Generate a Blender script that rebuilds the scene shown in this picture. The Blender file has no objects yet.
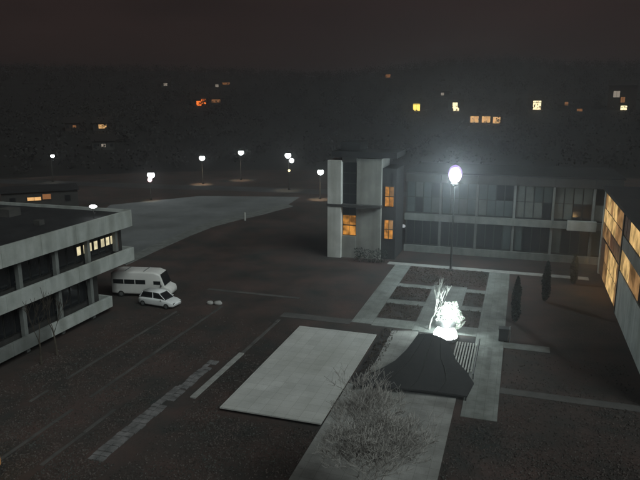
import bpy, math, random
from math import radians, sin, cos, pi, sqrt
from mathutils import Vector, Matrix

scene = bpy.context.scene
col = scene.collection
random.seed(7)

# ------------------------------------------------------------------ camera
CAM_H = 22.0
PITCH = math.atan(143 / 627.0)
YAW = radians(17.7)
cam_d = bpy.data.cameras.new('camera')
cam = bpy.data.objects.new('camera', cam_d)
col.objects.link(cam)
cam.location = (0, 0, CAM_H)
cam.rotation_euler = (pi / 2 - PITCH, 0, YAW)
cam_d.sensor_width = 36
cam_d.lens = 36 * 627 / 640
cam_d.clip_start = 0.2
cam_d.clip_end = 6000
scene.camera = cam

# ------------------------------------------------------------------ sky, night fill, exposure
FILL_DIR = Vector((0.60, -0.40, 0.69)).normalized()      # towards the light
FILL_EL = math.asin(FILL_DIR.z)
FILL_AZ = math.atan2(FILL_DIR.x, FILL_DIR.y)
world = bpy.data.worlds.new('World')
scene.world = world
world.use_nodes = True
wn, wl = world.node_tree.nodes, world.node_tree.links
wn.clear()
sky = wn.new('ShaderNodeTexSky')
sky.sky_type = 'NISHITA'
sky.sun_disc = False
sky.sun_elevation = FILL_EL
sky.sun_rotation = FILL_AZ
bg = wn.new('ShaderNodeBackground')
bg.inputs['Strength'].default_value = 0.0005
wl.new(sky.outputs[0], bg.inputs['Color'])
glow = wn.new('ShaderNodeBackground')                   # town light on the overcast night sky
glow.inputs['Color'].default_value = (1.0, 0.54, 0.46, 1)
glow.inputs['Strength'].default_value = 0.0235
cl_co = wn.new('ShaderNodeTexCoord')                    # faint cloud structure all over the sky
cl_map = wn.new('ShaderNodeMapping')
cl_map.inputs['Scale'].default_value = (2.2, 2.2, 7.0)
cl_no = wn.new('ShaderNodeTexNoise')
cl_no.inputs['Scale'].default_value = 1.6
cl_no.inputs['Detail'].default_value = 7
cl_mr = wn.new('ShaderNodeMapRange')
cl_mr.inputs[1].default_value = 0.3; cl_mr.inputs[2].default_value = 0.7
cl_mr.inputs[3].default_value = 0.0155; cl_mr.inputs[4].default_value = 0.0265
wl.new(cl_co.outputs['Generated'], cl_map.inputs['Vector'])
wl.new(cl_map.outputs[0], cl_no.inputs['Vector'])
wl.new(cl_no.outputs['Fac'], cl_mr.inputs[0])
wl.new(cl_mr.outputs[0], glow.inputs['Strength'])
addw = wn.new('ShaderNodeAddShader')
wout = wn.new('ShaderNodeOutputWorld')
wl.new(bg.outputs[0], addw.inputs[0])
wl.new(glow.outputs[0], addw.inputs[1])
wl.new(addw.outputs[0], wout.inputs['Surface'])

campus_fill_d = bpy.data.lights.new('campus_fill', 'SUN')  # soft night fill, stands in for the unseen campus lights behind the camera
campus_fill_d.energy = 1.45
campus_fill_d.angle = radians(35)
campus_fill_d.color = (0.89, 1.0, 0.955)
campus_fill = bpy.data.objects.new('campus_fill', campus_fill_d)
col.objects.link(campus_fill)
campus_fill.rotation_euler = (-FILL_DIR).to_track_quat('-Z', 'Y').to_euler()

vs = scene.view_settings
vs.view_transform = 'Standard'
vs.look = 'None'
vs.exposure = 0.0
vs.gamma = 1.0
vs.use_curve_mapping = False
scene.cycles.use_denoising = True
scene.cycles.volume_bounces = 0
scene.cycles.max_bounces = 6

# ------------------------------------------------------------------ helpers
def tag(o, label=None, cat=None, group=None, kind=None):
    if label: o['label'] = label
    if cat: o['category'] = cat
    if group: o['group'] = group
    if kind: o['kind'] = kind
    return o

def empty(name, loc=(0, 0, 0), rz=0.0):
    o = bpy.data.objects.new(name, None)
    o.empty_display_size = 0.5
    o.location = loc
    o.rotation_euler = (0, 0, rz)
    col.objects.link(o)
    return o

def thing(name, loc, label, cat, group=None, rz=0.0):
    return tag(empty(name, loc, rz), label, cat, group)

def copy_tree(o, parent=None):
    c = o.copy()
    col.objects.link(c)
    c.parent = parent
    for ch in list(o.children):
        copy_tree(ch, c)
    return c

def worldloc(o):
    v = Vector((0, 0, 0))
    while o is not None:
        v += Vector(o.location)
        o = o.parent
    return v

class MB:
    """Collects shapes; build() links them as one mesh object."""
    def __init__(s):
        s.v, s.f, s.smooth = [], [], False
    def box(s, x0, x1, y0, y1, z0, z1):
        n = len(s.v)
        s.v += [(x0, y0, z0), (x1, y0, z0), (x1, y1, z0), (x0, y1, z0),
                (x0, y0, z1), (x1, y0, z1), (x1, y1, z1), (x0, y1, z1)]
        s.f += [(n, n + 3, n + 2, n + 1), (n + 4, n + 5, n + 6, n + 7), (n, n + 1, n + 5, n + 4),
                (n + 1, n + 2, n + 6, n + 5), (n + 2, n + 3, n + 7, n + 6), (n + 3, n, n + 4, n + 7)]
        return s
    def prism(s, poly, z0, z1):
        n, k = len(s.v), len(poly)
        s.v += [(p[0], p[1], z0) for p in poly] + [(p[0], p[1], z1) for p in poly]
        s.f += [tuple(range(n + k - 1, n - 1, -1)), tuple(range(n + k, n + 2 * k))]
        for i in range(k):
            j = (i + 1) % k
            s.f.append((n + i, n + j, n + k + j, n + k + i))
        return s
    def extrude_x(s, poly, x0, x1):          # poly in (y, z)
        n, k = len(s.v), len(poly)
        s.v += [(x0, p[0], p[1]) for p in poly] + [(x1, p[0], p[1]) for p in poly]
        s.f += [tuple(range(n + k - 1, n - 1, -1)), tuple(range(n + k, n + 2 * k))]
        for i in range(k):
            j = (i + 1) % k
            s.f.append((n + i, n + j, n + k + j, n + k + i))
        return s
    def tube(s, pts, rad, seg=6, cap=True):
        pts = [Vector(p) for p in pts]
        if not isinstance(rad, (list, tuple)):
            rad = [rad] * len(pts)
        n0 = len(s.v)
        for i, p in enumerate(pts):
            d = (pts[min(i + 1, len(pts) - 1)] - pts[max(i - 1, 0)]).normalized()
            a = d.cross(Vector((0, 0, 1)) if abs(d.z) < 0.9 else Vector((1, 0, 0))).normalized()
            b = d.cross(a)
            for k in range(seg):
                t = 2 * pi * k / seg
                s.v.append(tuple(p + (a * cos(t) + b * sin(t)) * rad[i]))
        for i in range(len(pts) - 1):
            for k in range(seg):
                k2 = (k + 1) % seg
                s.f.append((n0 + i * seg + k, n0 + i * seg + k2, n0 + (i + 1) * seg + k2, n0 + (i + 1) * seg + k))
        if cap:
            s.f.append(tuple(n0 + k for k in range(seg - 1, -1, -1)))
            e = n0 + (len(pts) - 1) * seg
            s.f.append(tuple(e + k for k in range(seg)))
        return s
    def lathe(s, prof, c=(0, 0, 0), seg=14):          # prof: (r, z) from bottom to top
        n0 = len(s.v)
        for r, z in prof:
            for k in range(seg):
                t = 2 * pi * k / seg
                s.v.append((c[0] + r * cos(t), c[1] + r * sin(t), c[2] + z))
        for i in range(len(prof) - 1):
            for k in range(seg):
                k2 = (k + 1) % seg
                s.f.append((n0 + i * seg + k, n0 + i * seg + k2, n0 + (i + 1) * seg + k2, n0 + (i + 1) * seg + k))
        s.f.append(tuple(n0 + k for k in range(seg - 1, -1, -1)))
        e = n0 + (len(prof) - 1) * seg
        s.f.append(tuple(e + k for k in range(seg)))
        return s
    def ball(s, c, rx, ry=None, rz=None, seg=12, rings=8):
        ry = ry or rx; rz = rz or rx
        n0 = len(s.v)
        for i in range(rings + 1):
            ph = -pi / 2 + pi * (0.02 + 0.96 * i / rings)
            for k in range(seg):
                t = 2 * pi * k / seg
                s.v.append((c[0] + rx * cos(ph) * cos(t), c[1] + ry * cos(ph) * sin(t), c[2] + rz * sin(ph)))
        for i in range(rings):
            for k in range(seg):
                k2 = (k + 1) % seg
                s.f.append((n0 + i * seg + k, n0 + i * seg + k2, n0 + (i + 1) * seg + k2, n0 + (i + 1) * seg + k))
        s.f.append(tuple(n0 + k for k in range(seg - 1, -1, -1)))
        e = n0 + rings * seg
        s.f.append(tuple(e + k for k in range(seg)))
        s.smooth = True
        return s
    def leaf(s, c, size, rng=random):
        a = Vector((rng.gauss(0, 1), rng.gauss(0, 1), rng.gauss(0, 1))).normalized()
        b = a.cross(Vector((rng.gauss(0, 1), rng.gauss(0, 1), rng.gauss(0, 1)))).normalized()
        c = Vector(c)
        n = len(s.v)
        s.v += [tuple(c + a * size), tuple(c + b * size * .55), tuple(c - a * size), tuple(c - b * size * .55)]
        s.f.append((n, n + 1, n + 2, n + 3))
        return s
    def build(s, name, mat, parent=None, world=False, bevel=0.0):
        off = worldloc(parent) if (world and parent is not None) else Vector((0, 0, 0))
        me = bpy.data.meshes.new(name)
        me.from_pydata([(x - off.x, y - off.y, z - off.z) for x, y, z in s.v], [], s.f)
        me.materials.append(M[mat])
        if s.smooth:
            for p in me.polygons:
                p.use_smooth = True
        me.update()
        o = bpy.data.objects.new(name, me)
        col.objects.link(o)
        o.parent = parent
        if bevel:
            b = o.modifiers.new('bevel', 'BEVEL')
            b.width = bevel; b.segments = 2; b.limit_method = 'ANGLE'
        return o

def point(name, loc, power, color, radius, parent):
    d = bpy.data.lights.new(name, 'POINT')
    d.energy = power; d.color = color; d.shadow_soft_size = radius
    o = bpy.data.objects.new(name, d)
    col.objects.link(o)
    o.parent = parent
    o.location = loc
    return o

def structure(o):
    o['kind'] = 'structure'
    return o

# ------------------------------------------------------------------ materials
M = {}
def mat(name, c1, c2=None, rough=0.8, scale=1.0, bump=0.0, bscale=None, spec=0.3, metal=0.0, stain=None, joint=None):
    m = bpy.data.materials.new(name)
    m.use_nodes = True
    nt = m.node_tree
    N, L = nt.nodes, nt.links
    b = N['Principled BSDF']
    b.inputs['Roughness'].default_value = rough
    b.inputs['Metallic'].default_value = metal
    b.inputs['Specular IOR Level'].default_value = spec
    c2 = c2 or tuple(x * 0.75 for x in c1)
    tc = N.new('ShaderNodeTexCoord')
    geo = N.new('ShaderNodeNewGeometry')
    n1 = N.new('ShaderNodeTexNoise')
    n1.inputs['Scale'].default_value = scale
    n1.inputs['Detail'].default_value = 8
    n1.inputs['Roughness'].default_value = 0.65
    L.new(geo.outputs['Position'], n1.inputs['Vector'])
    r = N.new('ShaderNodeValToRGB')
    r.color_ramp.elements[0].position = 0.32
    r.color_ramp.elements[1].position = 0.68
    r.color_ramp.elements[0].color = (*c2, 1)
    r.color_ramp.elements[1].color = (*c1, 1)
    L.new(n1.outputs['Fac'], r.inputs['Fac'])
    out = r.outputs['Color']
    if stain:                                   # streaks or blotches of dirt
        sx, sy, sz, amt = stain
        mp = N.new('ShaderNodeMapping')
        mp.inputs['Scale'].default_value = (sx, sy, sz)
        L.new(geo.outputs['Position'], mp.inputs['Vector'])
        n2 = N.new('ShaderNodeTexNoise')
        n2.inputs['Scale'].default_value = 1.0
        n2.inputs['Detail'].default_value = 6
        L.new(mp.outputs[0], n2.inputs['Vector'])
        r2 = N.new('ShaderNodeValToRGB')
        r2.color_ramp.elements[0].position = 0.35
        r2.color_ramp.elements[1].position = 0.62
        k = 1 - amt
        r2.color_ramp.elements[0].color = (k, k, k * .97, 1)
        r2.color_ramp.elements[1].color = (1, 1, 1, 1)
        L.new(n2.outputs['Fac'], r2.inputs['Fac'])
        mx = N.new('ShaderNodeMix')
        mx.data_type = 'RGBA'; mx.blend_type = 'MULTIPLY'
        mx.inputs[0].default_value = 1.0
        L.new(out, mx.inputs[6]); L.new(r2.outputs['Color'], mx.inputs[7])
        out = mx.outputs[2]
    if joint:                                   # fine slab joints too small to model
        br = N.new('ShaderNodeTexBrick')
        br.offset = 0.0
        br.inputs['Color1'].default_value = (1, 1, 1, 1)
        br.inputs['Color2'].default_value = (.9, .9, .9, 1)
        br.inputs['Mortar'].default_value = (.62, .62, .6, 1)
        br.inputs['Scale'].default_value = 1.0
        br.inputs['Mortar Size'].default_value = 0.012
        br.inputs['Brick Width'].default_value = joint
        br.inputs['Row Height'].default_value = joint
        L.new(geo.outputs['Position'], br.inputs['Vector'])
        mx = N.new('ShaderNodeMix')
        mx.data_type = 'RGBA'; mx.blend_type = 'MULTIPLY'
        mx.inputs[0].default_value = 1.0
        L.new(out, mx.inputs[6]); L.new(br.outputs['Color'], mx.inputs[7])
        out = mx.outputs[2]
    L.new(out, b.inputs['Base Color'])
    if bump:
        nb = N.new('ShaderNodeTexNoise')
        nb.inputs['Scale'].default_value = bscale or scale * 8
        nb.inputs['Detail'].default_value = 6
        L.new(geo.outputs['Position'], nb.inputs['Vector'])
        bp = N.new('ShaderNodeBump')
        bp.inputs['Strength'].default_value = bump
        bp.inputs['Distance'].default_value = 0.08
        L.new(nb.outputs['Fac'], bp.inputs['Height'])
        L.new(bp.outputs[0], b.inputs['Normal'])
    M[name] = m
    return m

def lit(name, color, strength, vary=0.0, scale=2.0):
    m = bpy.data.materials.new(name)
    m.use_nodes = True
    N, L = m.node_tree.nodes, m.node_tree.links
    N.clear()
    e = N.new('ShaderNodeEmission')
    e.inputs['Color'].default_value = (*color, 1)
    e.inputs['Strength'].default_value = strength
    o = N.new('ShaderNodeOutputMaterial')
    L.new(e.outputs[0], o.inputs['Surface'])
    if vary:                                    # uneven light behind curtains and glass
        g = N.new('ShaderNodeNewGeometry')
        n = N.new('ShaderNodeTexNoise')
        n.inputs['Scale'].default_value = scale
        n.inputs['Detail'].default_value = 3
        L.new(g.outputs['Position'], n.inputs['Vector'])
        mr = N.new('ShaderNodeMapRange')
        mr.inputs[1].default_value = 0.35; mr.inputs[2].default_value = 0.65
        mr.inputs[3].default_value = strength * (1 - vary); mr.inputs[4].default_value = strength * (1 + vary)
        L.new(n.outputs['Fac'], mr.inputs[0])
        L.new(mr.outputs[0], e.inputs['Strength'])
    M[name] = m
    return m

mat('lawn', (0.104, 0.070, 0.064), (0.046, 0.049, 0.048), 0.95, 0.22, 0.6, 5.0, 0.1, stain=(.09, .05, .1, .35))
mat('grass_blade', (0.125, 0.098, 0.090), (0.075, 0.080, 0.076), 0.9, 0.6, spec=0.1)
mat('soil', (0.052, 0.047, 0.046), (0.030, 0.030, 0.031), 0.95, 0.9, 0.7, 6.0, 0.1)
mat('asphalt', (0.075, 0.076, 0.080), (0.050, 0.051, 0.054), 0.75, 0.5, 0.2, 20, 0.3, stain=(.15, .05, .1, .3))
mat('lot_gravel', (0.24, 0.25, 0.26), (0.15, 0.16, 0.165), 0.9, 0.16, 0.4, 6, 0.2, stain=(.06, .03, .1, .35))
mat('pale_concrete', (0.58, 0.58, 0.57), (0.46, 0.465, 0.455), 0.85, 0.45, 0.15, 14, 0.2, stain=(.25, .12, .2, .14), joint=0.96)
mat('grey_concrete', (0.34, 0.34, 0.33), (0.24, 0.24, 0.235), 0.88, 0.6, 0.2, 12, 0.2, stain=(.3, .3, .3, .25), joint=0.8)
mat('path_concrete', (0.30, 0.315, 0.305), (0.18, 0.19, 0.182), 0.88, 0.8, 0.2, 12, 0.2, stain=(.5, .25, .3, .3), joint=0.65)
mat('kerb', (0.36, 0.36, 0.35), (0.24, 0.24, 0.23), 0.88, 1.5, 0.2)
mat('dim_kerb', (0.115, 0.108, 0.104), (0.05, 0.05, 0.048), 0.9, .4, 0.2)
mat('slab', (0.24, 0.23, 0.235), (0.08, 0.08, 0.08), 0.88, 1.2, 0.3)
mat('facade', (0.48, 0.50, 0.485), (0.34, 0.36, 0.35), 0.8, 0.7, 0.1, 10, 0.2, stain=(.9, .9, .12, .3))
mat('tower_white', (0.66, 0.66, 0.64), (0.50, 0.505, 0.49), 0.8, 0.6, 0.12, 10, 0.2, stain=(1.2, 1.2, .1, .25))
mat('tower_grey', (0.30, 0.30, 0.28), (0.21, 0.21, 0.20), 0.82, 0.6, 0.12, 10, 0.2, stain=(1.2, 1.2, .1, .25))
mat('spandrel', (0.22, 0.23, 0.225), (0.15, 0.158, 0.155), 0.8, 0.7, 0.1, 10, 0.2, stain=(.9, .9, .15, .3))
mat('court_band', (0.20, 0.21, 0.20), (0.13, 0.138, 0.135), 0.8, 0.7, 0.1, 10, 0.2, stain=(.9, .9, .15, .3))
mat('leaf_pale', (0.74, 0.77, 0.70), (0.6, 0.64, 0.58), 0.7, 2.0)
mat('canopy_dark', (0.040, 0.039, 0.040), (0.026, 0.027, 0.028), 0.85, 0.8, 0.3, 4)
mat('dark_wall', (0.055, 0.053, 0.052), (0.035, 0.034, 0.033), 0.85, 0.8, 0.2)
mat('brown_panel', (0.16, 0.085, 0.06), (0.10, 0.055, 0.04), 0.7, 1.0)
mat('roof_dark', (0.040, 0.040, 0.042), (0.024, 0.024, 0.026), 0.9, 0.4, 0.4, 6, 0.15)
mat('roof_tile', (0.024, 0.020, 0.019), (0.016, 0.014, 0.014), 0.85, 2.0, 0.4)
mat('render_dull', (0.06, 0.058, 0.056), (0.04, 0.039, 0.038), 0.9, 1.0)
mat('brick_dull', (0.055, 0.042, 0.038), (0.038, 0.03, 0.028), 0.9, 2.0, 0.2)
mat('glass_dark', (0.020, 0.022, 0.025), (0.014, 0.015, 0.017), 0.12, 0.5, spec=0.5)
mat('glass_bloom', (0.080, 0.098, 0.098), (0.045, 0.056, 0.058), 0.3, 0.4, spec=0.5)  # pane colour lightened grey-green to imitate bloom from the mast lamp
mat('blind', (0.115, 0.125, 0.118), (0.085, 0.092, 0.088), 0.6, 1.5)
mat('frame_dark', (0.045, 0.045, 0.045), (0.03, 0.03, 0.03), 0.5, 1.0)
mat('steel', (0.28, 0.29, 0.30), (0.20, 0.21, 0.21), 0.45, 2.0, metal=0.6)
mat('car_paint', (0.80, 0.81, 0.82), (0.74, 0.75, 0.76), 0.3, 0.6, spec=0.5)
mat('van_paint', (0.74, 0.72, 0.70), (0.62, 0.61, 0.60), 0.35, 0.6, spec=0.5)
mat('rubber', (0.02, 0.02, 0.02), (0.015, 0.015, 0.015), 0.8, 4)
mat('bark_pale', (0.46, 0.44, 0.42), (0.30, 0.285, 0.27), 0.9, 3.0, 0.3, 20)
mat('bark_birch', (0.55, 0.55, 0.52), (0.25, 0.25, 0.24), 0.85, 3.0, 0.3, 20)
mat('bark_dark', (0.09, 0.075, 0.06), (0.05, 0.042, 0.035), 0.95, 3.0, 0.4, 20)
mat('evergreen', (0.026, 0.034, 0.030), (0.014, 0.018, 0.016), 0.9, 1.5)
mat('hill_ground', (0.022, 0.021, 0.020), (0.015, 0.015, 0.015), 0.95, 0.05)
mat('far_wood', (0.046, 0.043, 0.041), (0.026, 0.026, 0.027), 0.95, 0.05)
mat('ground_cover', (0.085, 0.058, 0.042), (0.040, 0.036, 0.028), 0.9, 1.5)
mat('timber', (0.50, 0.51, 0.48), (0.32, 0.33, 0.31), 0.8, 3.0, 0.2)
mat('stone', (0.42, 0.41, 0.40), (0.28, 0.275, 0.27), 0.9, 2.0, 0.5, 10)
lit('lamp_white', (0.93, 1.0, 0.98), 12)
lit('lamp_cool', (0.90, 0.93, 1.0), 40)
lit('fringe_violet', (0.60, 0.42, 1.0), 0.9)  # glow colour imitating the violet glare round the mast lamp
lit('lamp_pink', (1.0, 0.72, 0.76), 2.0)
lit('kiosk_light', (0.90, 1.0, 0.98), 7.0, 0.4, 1.4)
lit('kiosk_glow', (0.62, 0.80, 0.76), 0.55, 0.5, 2.5)
lit('window_amber', (1.0, 0.42, 0.07), 0.42, 0.7, 1.2)
lit('window_gold', (1.0, 0.64, 0.25), 0.60, 0.55, 0.7)
lit('window_gold_dim', (1.0, 0.55, 0.22), 0.24, 0.6, 0.7)
lit('window_cream', (1.0, 0.88, 0.55), 0.75, 0.3, 1.2)
lit('far_yellow', (1.0, 0.74, 0.14), 2.2)
lit('far_warm', (1.0, 0.80, 0.46), 2.4)
lit('far_peach', (1.0, 0.56, 0.22), 1.0, 0.2, .5)
lit('far_orange', (1.0, 0.20, 0.03), 1.9, 0.3, .5)
lit('far_dim', (1.0, 0.44, 0.18), 0.30)
lit('far_dim_white', (0.95, 0.82, 0.66), 0.42)

# ------------------------------------------------------------------ projection used to read places off the survey (plain ground coordinates result)
FW = Vector((-sin(YAW) * cos(PITCH), cos(YAW) * cos(PITCH), -sin(PITCH)))
RT = Vector((cos(YAW), sin(YAW), 0))
UP = RT.cross(FW)
def ray(x, y):
    return FW * 627 + RT * (x - 320) - UP * (y - 240)
def g(x, y, z=0.0):
    d = ray(x, y)
    return Vector((0, 0, CAM_H)) + d * ((z - CAM_H) / d.z)
def g2(x, y, z=0.0):
    p = g(x, y, z)
    return (p.x, p.y)

def hill(x, y):
    r = sqrt(x * x + y * y)
    t = max(0.0, min(1.0, (r - 190) / 430.0))
    s = t * t * (3 - 2 * t)
    wob = 1 + 0.10 * sin(x * 0.011 + 1.3) + 0.07 * sin(x * 0.027 - y * .006)
    down = max(0.0, min(1.0, (r - 700) / 700.0))
    return 46 * s * wob * (1 - down * .6)

# ------------------------------------------------------------------ ground and terrain
def ground_sheet():
    mb = MB()
    s = 1600
    mb.v = [(-s, -s, 0), (s, -s, 0), (s, s, 0), (-s, s, 0)]
    mb.f = [(0, 1, 2, 3)]
    structure(mb.build('ground', 'lawn'))
    hb = MB()
    na, nr = 90, 26
    a0, a1 = radians(45), radians(160)
    for j in range(nr):
        r = 185 + (1400 - 185) * (j / (nr - 1)) ** 1.5
        for i in range(na):
            a = a0 + (a1 - a0) * i / (na - 1)
            x, y = r * cos(a), r * sin(a)
            hb.v.append((x, y, hill(x, y) + (0.01 if j else -0.3)))
    for j in range(nr - 1):
        for i in range(na - 1):
            k = j * na + i
            hb.f.append((k, k + na, k + na + 1, k + 1))
    hb.smooth = True
    structure(hb.build('hills', 'hill_ground'))
ground_sheet()

def sheet(name, poly, z, m, thick=0.0):
    mb = MB()
    if thick:
        mb.prism(poly, z - thick, z)
    else:
        mb.v = [(p[0], p[1], z) for p in poly]
        mb.f = [tuple(range(len(poly)))]
    return structure(mb.build(name, m))

def rect(x0, x1, y0, y1):
    return [(x0, y0), (x1, y0), (x1, y1), (x0, y1)]

# pale terrace, the forecourt under the bare tree, court paths
sheet('terrace', rect(-19.35, -11.75, 37.0, 54.2), 0.34, 'pale_concrete', 0.10)
sheet('terrace_plinth', rect(-19.0, -12.1, 37.5, 53.8), 0.238, 'soil', 0.3)
sheet('forecourt', rect(-11.74, -3.4, 12.0, 44.1), 0.06, 'grey_concrete', 0.2)
sheet('sunken_bed', rect(-11.7, -2.35, 44.13, 56.9), 0.008, 'soil')
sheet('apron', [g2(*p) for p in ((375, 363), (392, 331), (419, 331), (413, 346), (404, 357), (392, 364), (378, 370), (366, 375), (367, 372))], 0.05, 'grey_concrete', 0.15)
CP = 0.05
for nm, r in (('court_path', (-2.85, -0.35, 41.5, 80.6)), ('court_path', (-15.1, -13.0, 57.6, 80.6)), ('court_path', (-8.9, -5.0, 56.92, 72.9))):
    sheet(nm, rect(*r), CP, 'path_concrete', 0.15)
for y0, y1 in ((57.3, 59.6), (64.6, 66.0), (71.0, 72.3)):
    for x0, x1 in ((-12.98, -8.92), (-4.98, -2.87)):
        sheet('cross_path', rect(x0, x1, y0, y1), CP - 0.01, 'path_concrete', 0.14)
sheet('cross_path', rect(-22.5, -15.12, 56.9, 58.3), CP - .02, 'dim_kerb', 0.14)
sheet('cross_path', rect(-0.33, 3.6, 55.3, 56.7), CP - .01, 'spandrel', 0.14)
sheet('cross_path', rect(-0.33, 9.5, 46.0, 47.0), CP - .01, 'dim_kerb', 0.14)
sheet('cross_path', rect(-16.2, 9.0, 80.62, 81.9), CP + .01, 'kerb', 0.15)
sheet('lawn_path', rect(-34, -22.6, 62.9, 63.45), 0.03, 'dim_kerb', 0.1)

# strips and kerbs on the dark lawn to the left
def kerb_run(x, y0, y1, w, m='dim_kerb', step=2.0, top=0.10):
    root = tag(empty('kerb', (x, y0, 0)), kind='structure')
    y, k = y0, 0
    while y < y1 - .2:
        l = min(step, y1 - y) - 0.03
        if m == 'dim_kerb' and random.random() < .04:
            y += step; continue
        MB().box(-w / 2, w / 2, y - y0, y - y0 + l, -0.05, (top + random.uniform(-.015, .015) if m == 'kerb' else random.uniform(.02, .09))).build('kerb_stone', m, root)
        y += step
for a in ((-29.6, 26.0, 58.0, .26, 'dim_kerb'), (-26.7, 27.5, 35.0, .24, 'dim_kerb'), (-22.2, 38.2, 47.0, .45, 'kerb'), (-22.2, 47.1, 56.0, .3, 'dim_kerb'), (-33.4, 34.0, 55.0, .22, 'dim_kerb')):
    kerb_run(*a)
def slab_path(x, y0, y1, w, m='slab'):
    root = tag(empty('stepping_path', (x, y0, 0)), kind='structure')
    y = y0
    while y < y1:
        l = random.uniform(.45, .75)
        dx = random.uniform(-.06, .06)
        n = 2
        for k in range(n):
            if random.random() < .04: continue
            a = -w / 2 + k * w / n + dx
            h = random.uniform(.04, .10)
            MB().box(a + .03, a + w / n - .03, y - y0, y - y0 + l - .07, -.03, h).build('paving_slab', m, root)
        y += l
slab_path(-23.9, 29.0, 39.2, 1.15)
slab_path(-23.75, 39.3, 44.6, 0.9)

# car park, its pale edge path, the road behind
lot = [(95, 268), (80, 230), (110, 205), (200, 196), (300, 197), (288, 205), (262, 212), (246, 216), (214, 226), (190, 233), (165, 243), (140, 254), (118, 263)]
sheet('parking_lot', [g2(*p) for p in lot], 0.012, 'lot_gravel')
edge_l = [(118, 262), (150, 247), (182, 233), (205, 224), (230, 217.5), (255, 212), (285, 204)]
edge_r = [(x + 8, y + 4.2 - .006 * x) for x, y in edge_l]
sheet('lot_footpath', [g2(*p) for p in edge_l] + [g2(*p) for p in reversed(edge_r)], 0.09, 'spandrel', 0.2)
sheet('road', [(-260, 118), (-20, 140), (140, 150), (140, 157.5), (-20, 147.5), (-260, 125.5)], 0.016, 'asphalt')

# ------------------------------------------------------------------ left building with pale bands
def left_building():
    b = thing('banded_building', (-40, 36, 0), 'long flat-roofed building at left with pale horizontal concrete bands', 'building')
    Y0, Y1 = 12.0, 57.6
    MB().box(-58, -41.2, Y0, Y1 - .25, 4.5, 9.6).build('core_wall', 'dark_wall', b, True)
    MB().box(-58, -41.2, Y0, 52.75, 0, 4.49).build('core_wall', 'dark_wall', b, True)
    MB().box(-58.3, -40.9, Y0, Y1 - .05, 9.62, 9.78).build('roof', 'roof_dark', b, True)
    for z0, z1, xo in ((8.3, 10.1, -39.85), (4.5, 5.95, -39.85), (0.6, 1.75, -39.7)):
        y = Y0
        YE = Y1 if z0 > 2 else 53.0
        while y < YE - .1:
            e = min(y + 4.56, YE)
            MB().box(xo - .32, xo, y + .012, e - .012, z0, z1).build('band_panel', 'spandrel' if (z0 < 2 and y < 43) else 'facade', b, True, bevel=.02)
            y += 4.56
        MB().box(-58, xo - .34, YE - .23, YE, z0, z1).build('end_band', 'facade', b, True)
    for z in (4.36, 0.4):
        MB().box(-41.19, -40.2, Y0, (Y1 if z > 1 else 52.7) - .3, z, z + .13).build('ledge', 'dark_wall', b, True)
    y = Y0 + 2.28
    while y < Y1:
        MB().box(-40.75, -40.35, y - .2, y + .2, 0 if y < 52.5 else 5.96, 8.29).build('column', 'spandrel', b, True)
        y += 4.56
    # windows, bay by bay
    LITY = []
    for px_, py_ in ((78, 241), (84.6, 239.5), (89, 236.5), (95, 235), (102, 233.5), (107, 232.5), (111.5, 232)):
        d_ = ray(px_, py_)
        LITY.append((d_.y * (-40.87 / d_.x), 7.2))
    for z0, z1, row in ((5.97, 8.28, 1), (1.78, 4.35, 0)):
        y = Y0 + .3
        while y < (Y1 if row else 52.9) - 1.2:
            w = MB().box(-41.18, -41.08, y + .03, y + 1.12, z0 + .05, z1 - .05).build('window', 'frame_dark', b, True)
            on = False
            brown = row and y > 55.0
            m = 'window_cream' if on else ('brown_panel' if brown else 'glass_dark')
            if on:
                MB().box(-41.07, -41.03, y + .28, y + .86, z0 + .75, z1 - .35).build('pane', m, w, True)
            else:
                MB().box(-41.07, -41.03, y + .1, y + 1.05, z0 + .14, z1 - .14).build('pane', m, w, True)
            y += 1.2
    for q, zq in LITY:
        f = MB().box(-41.0, -40.9, q - .34, q + .34, zq - .5, zq + .5).build('window', 'frame_dark', b, True)
        MB().box(-40.89, -40.86, q - .26, q + .26, zq - .42, zq + .42).build('pane', 'window_cream', f, True)
    # roof bits
    for (x, yy, sx, sy, h) in ((-48, 44, 2.0, 3.0, 1.1), (-51, 52, 1.6, 1.6, .8), (-46, 36, 1.2, 1.2, .7), (-44.5, 49, .7, .7, .5), (-45.5, 41, .6, 2.4, .35), (-50, 48, .5, .5, 1.2)):
        r = MB().box(x - sx / 2, x + sx / 2, yy - sy / 2, yy + sy / 2, 9.79, 9.79 + h).build('roof_vent', 'dim_kerb', b, True)
    # roof lamp
    p = Vector((-41.6, 0, 0))
    d = ray(93, 206.5); t = (-41.6) / d.x
    p = Vector((0, 0, CAM_H)) + d * t
    lp = thing('roof_lamp', (p.x, p.y, 9.78), 'small white lamp on the dark roof of the banded building', 'lamp')
    MB().tube([(0, 0, 0), (0, 0, p.z - 9.78 - .1)], .05, 6).build('post', 'frame_dark', lp)
    MB().ball((0, 0, p.z - 9.78), .42, .32, .17).build('lamp_head', 'lamp_white', lp)
    return b
left_building()

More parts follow.
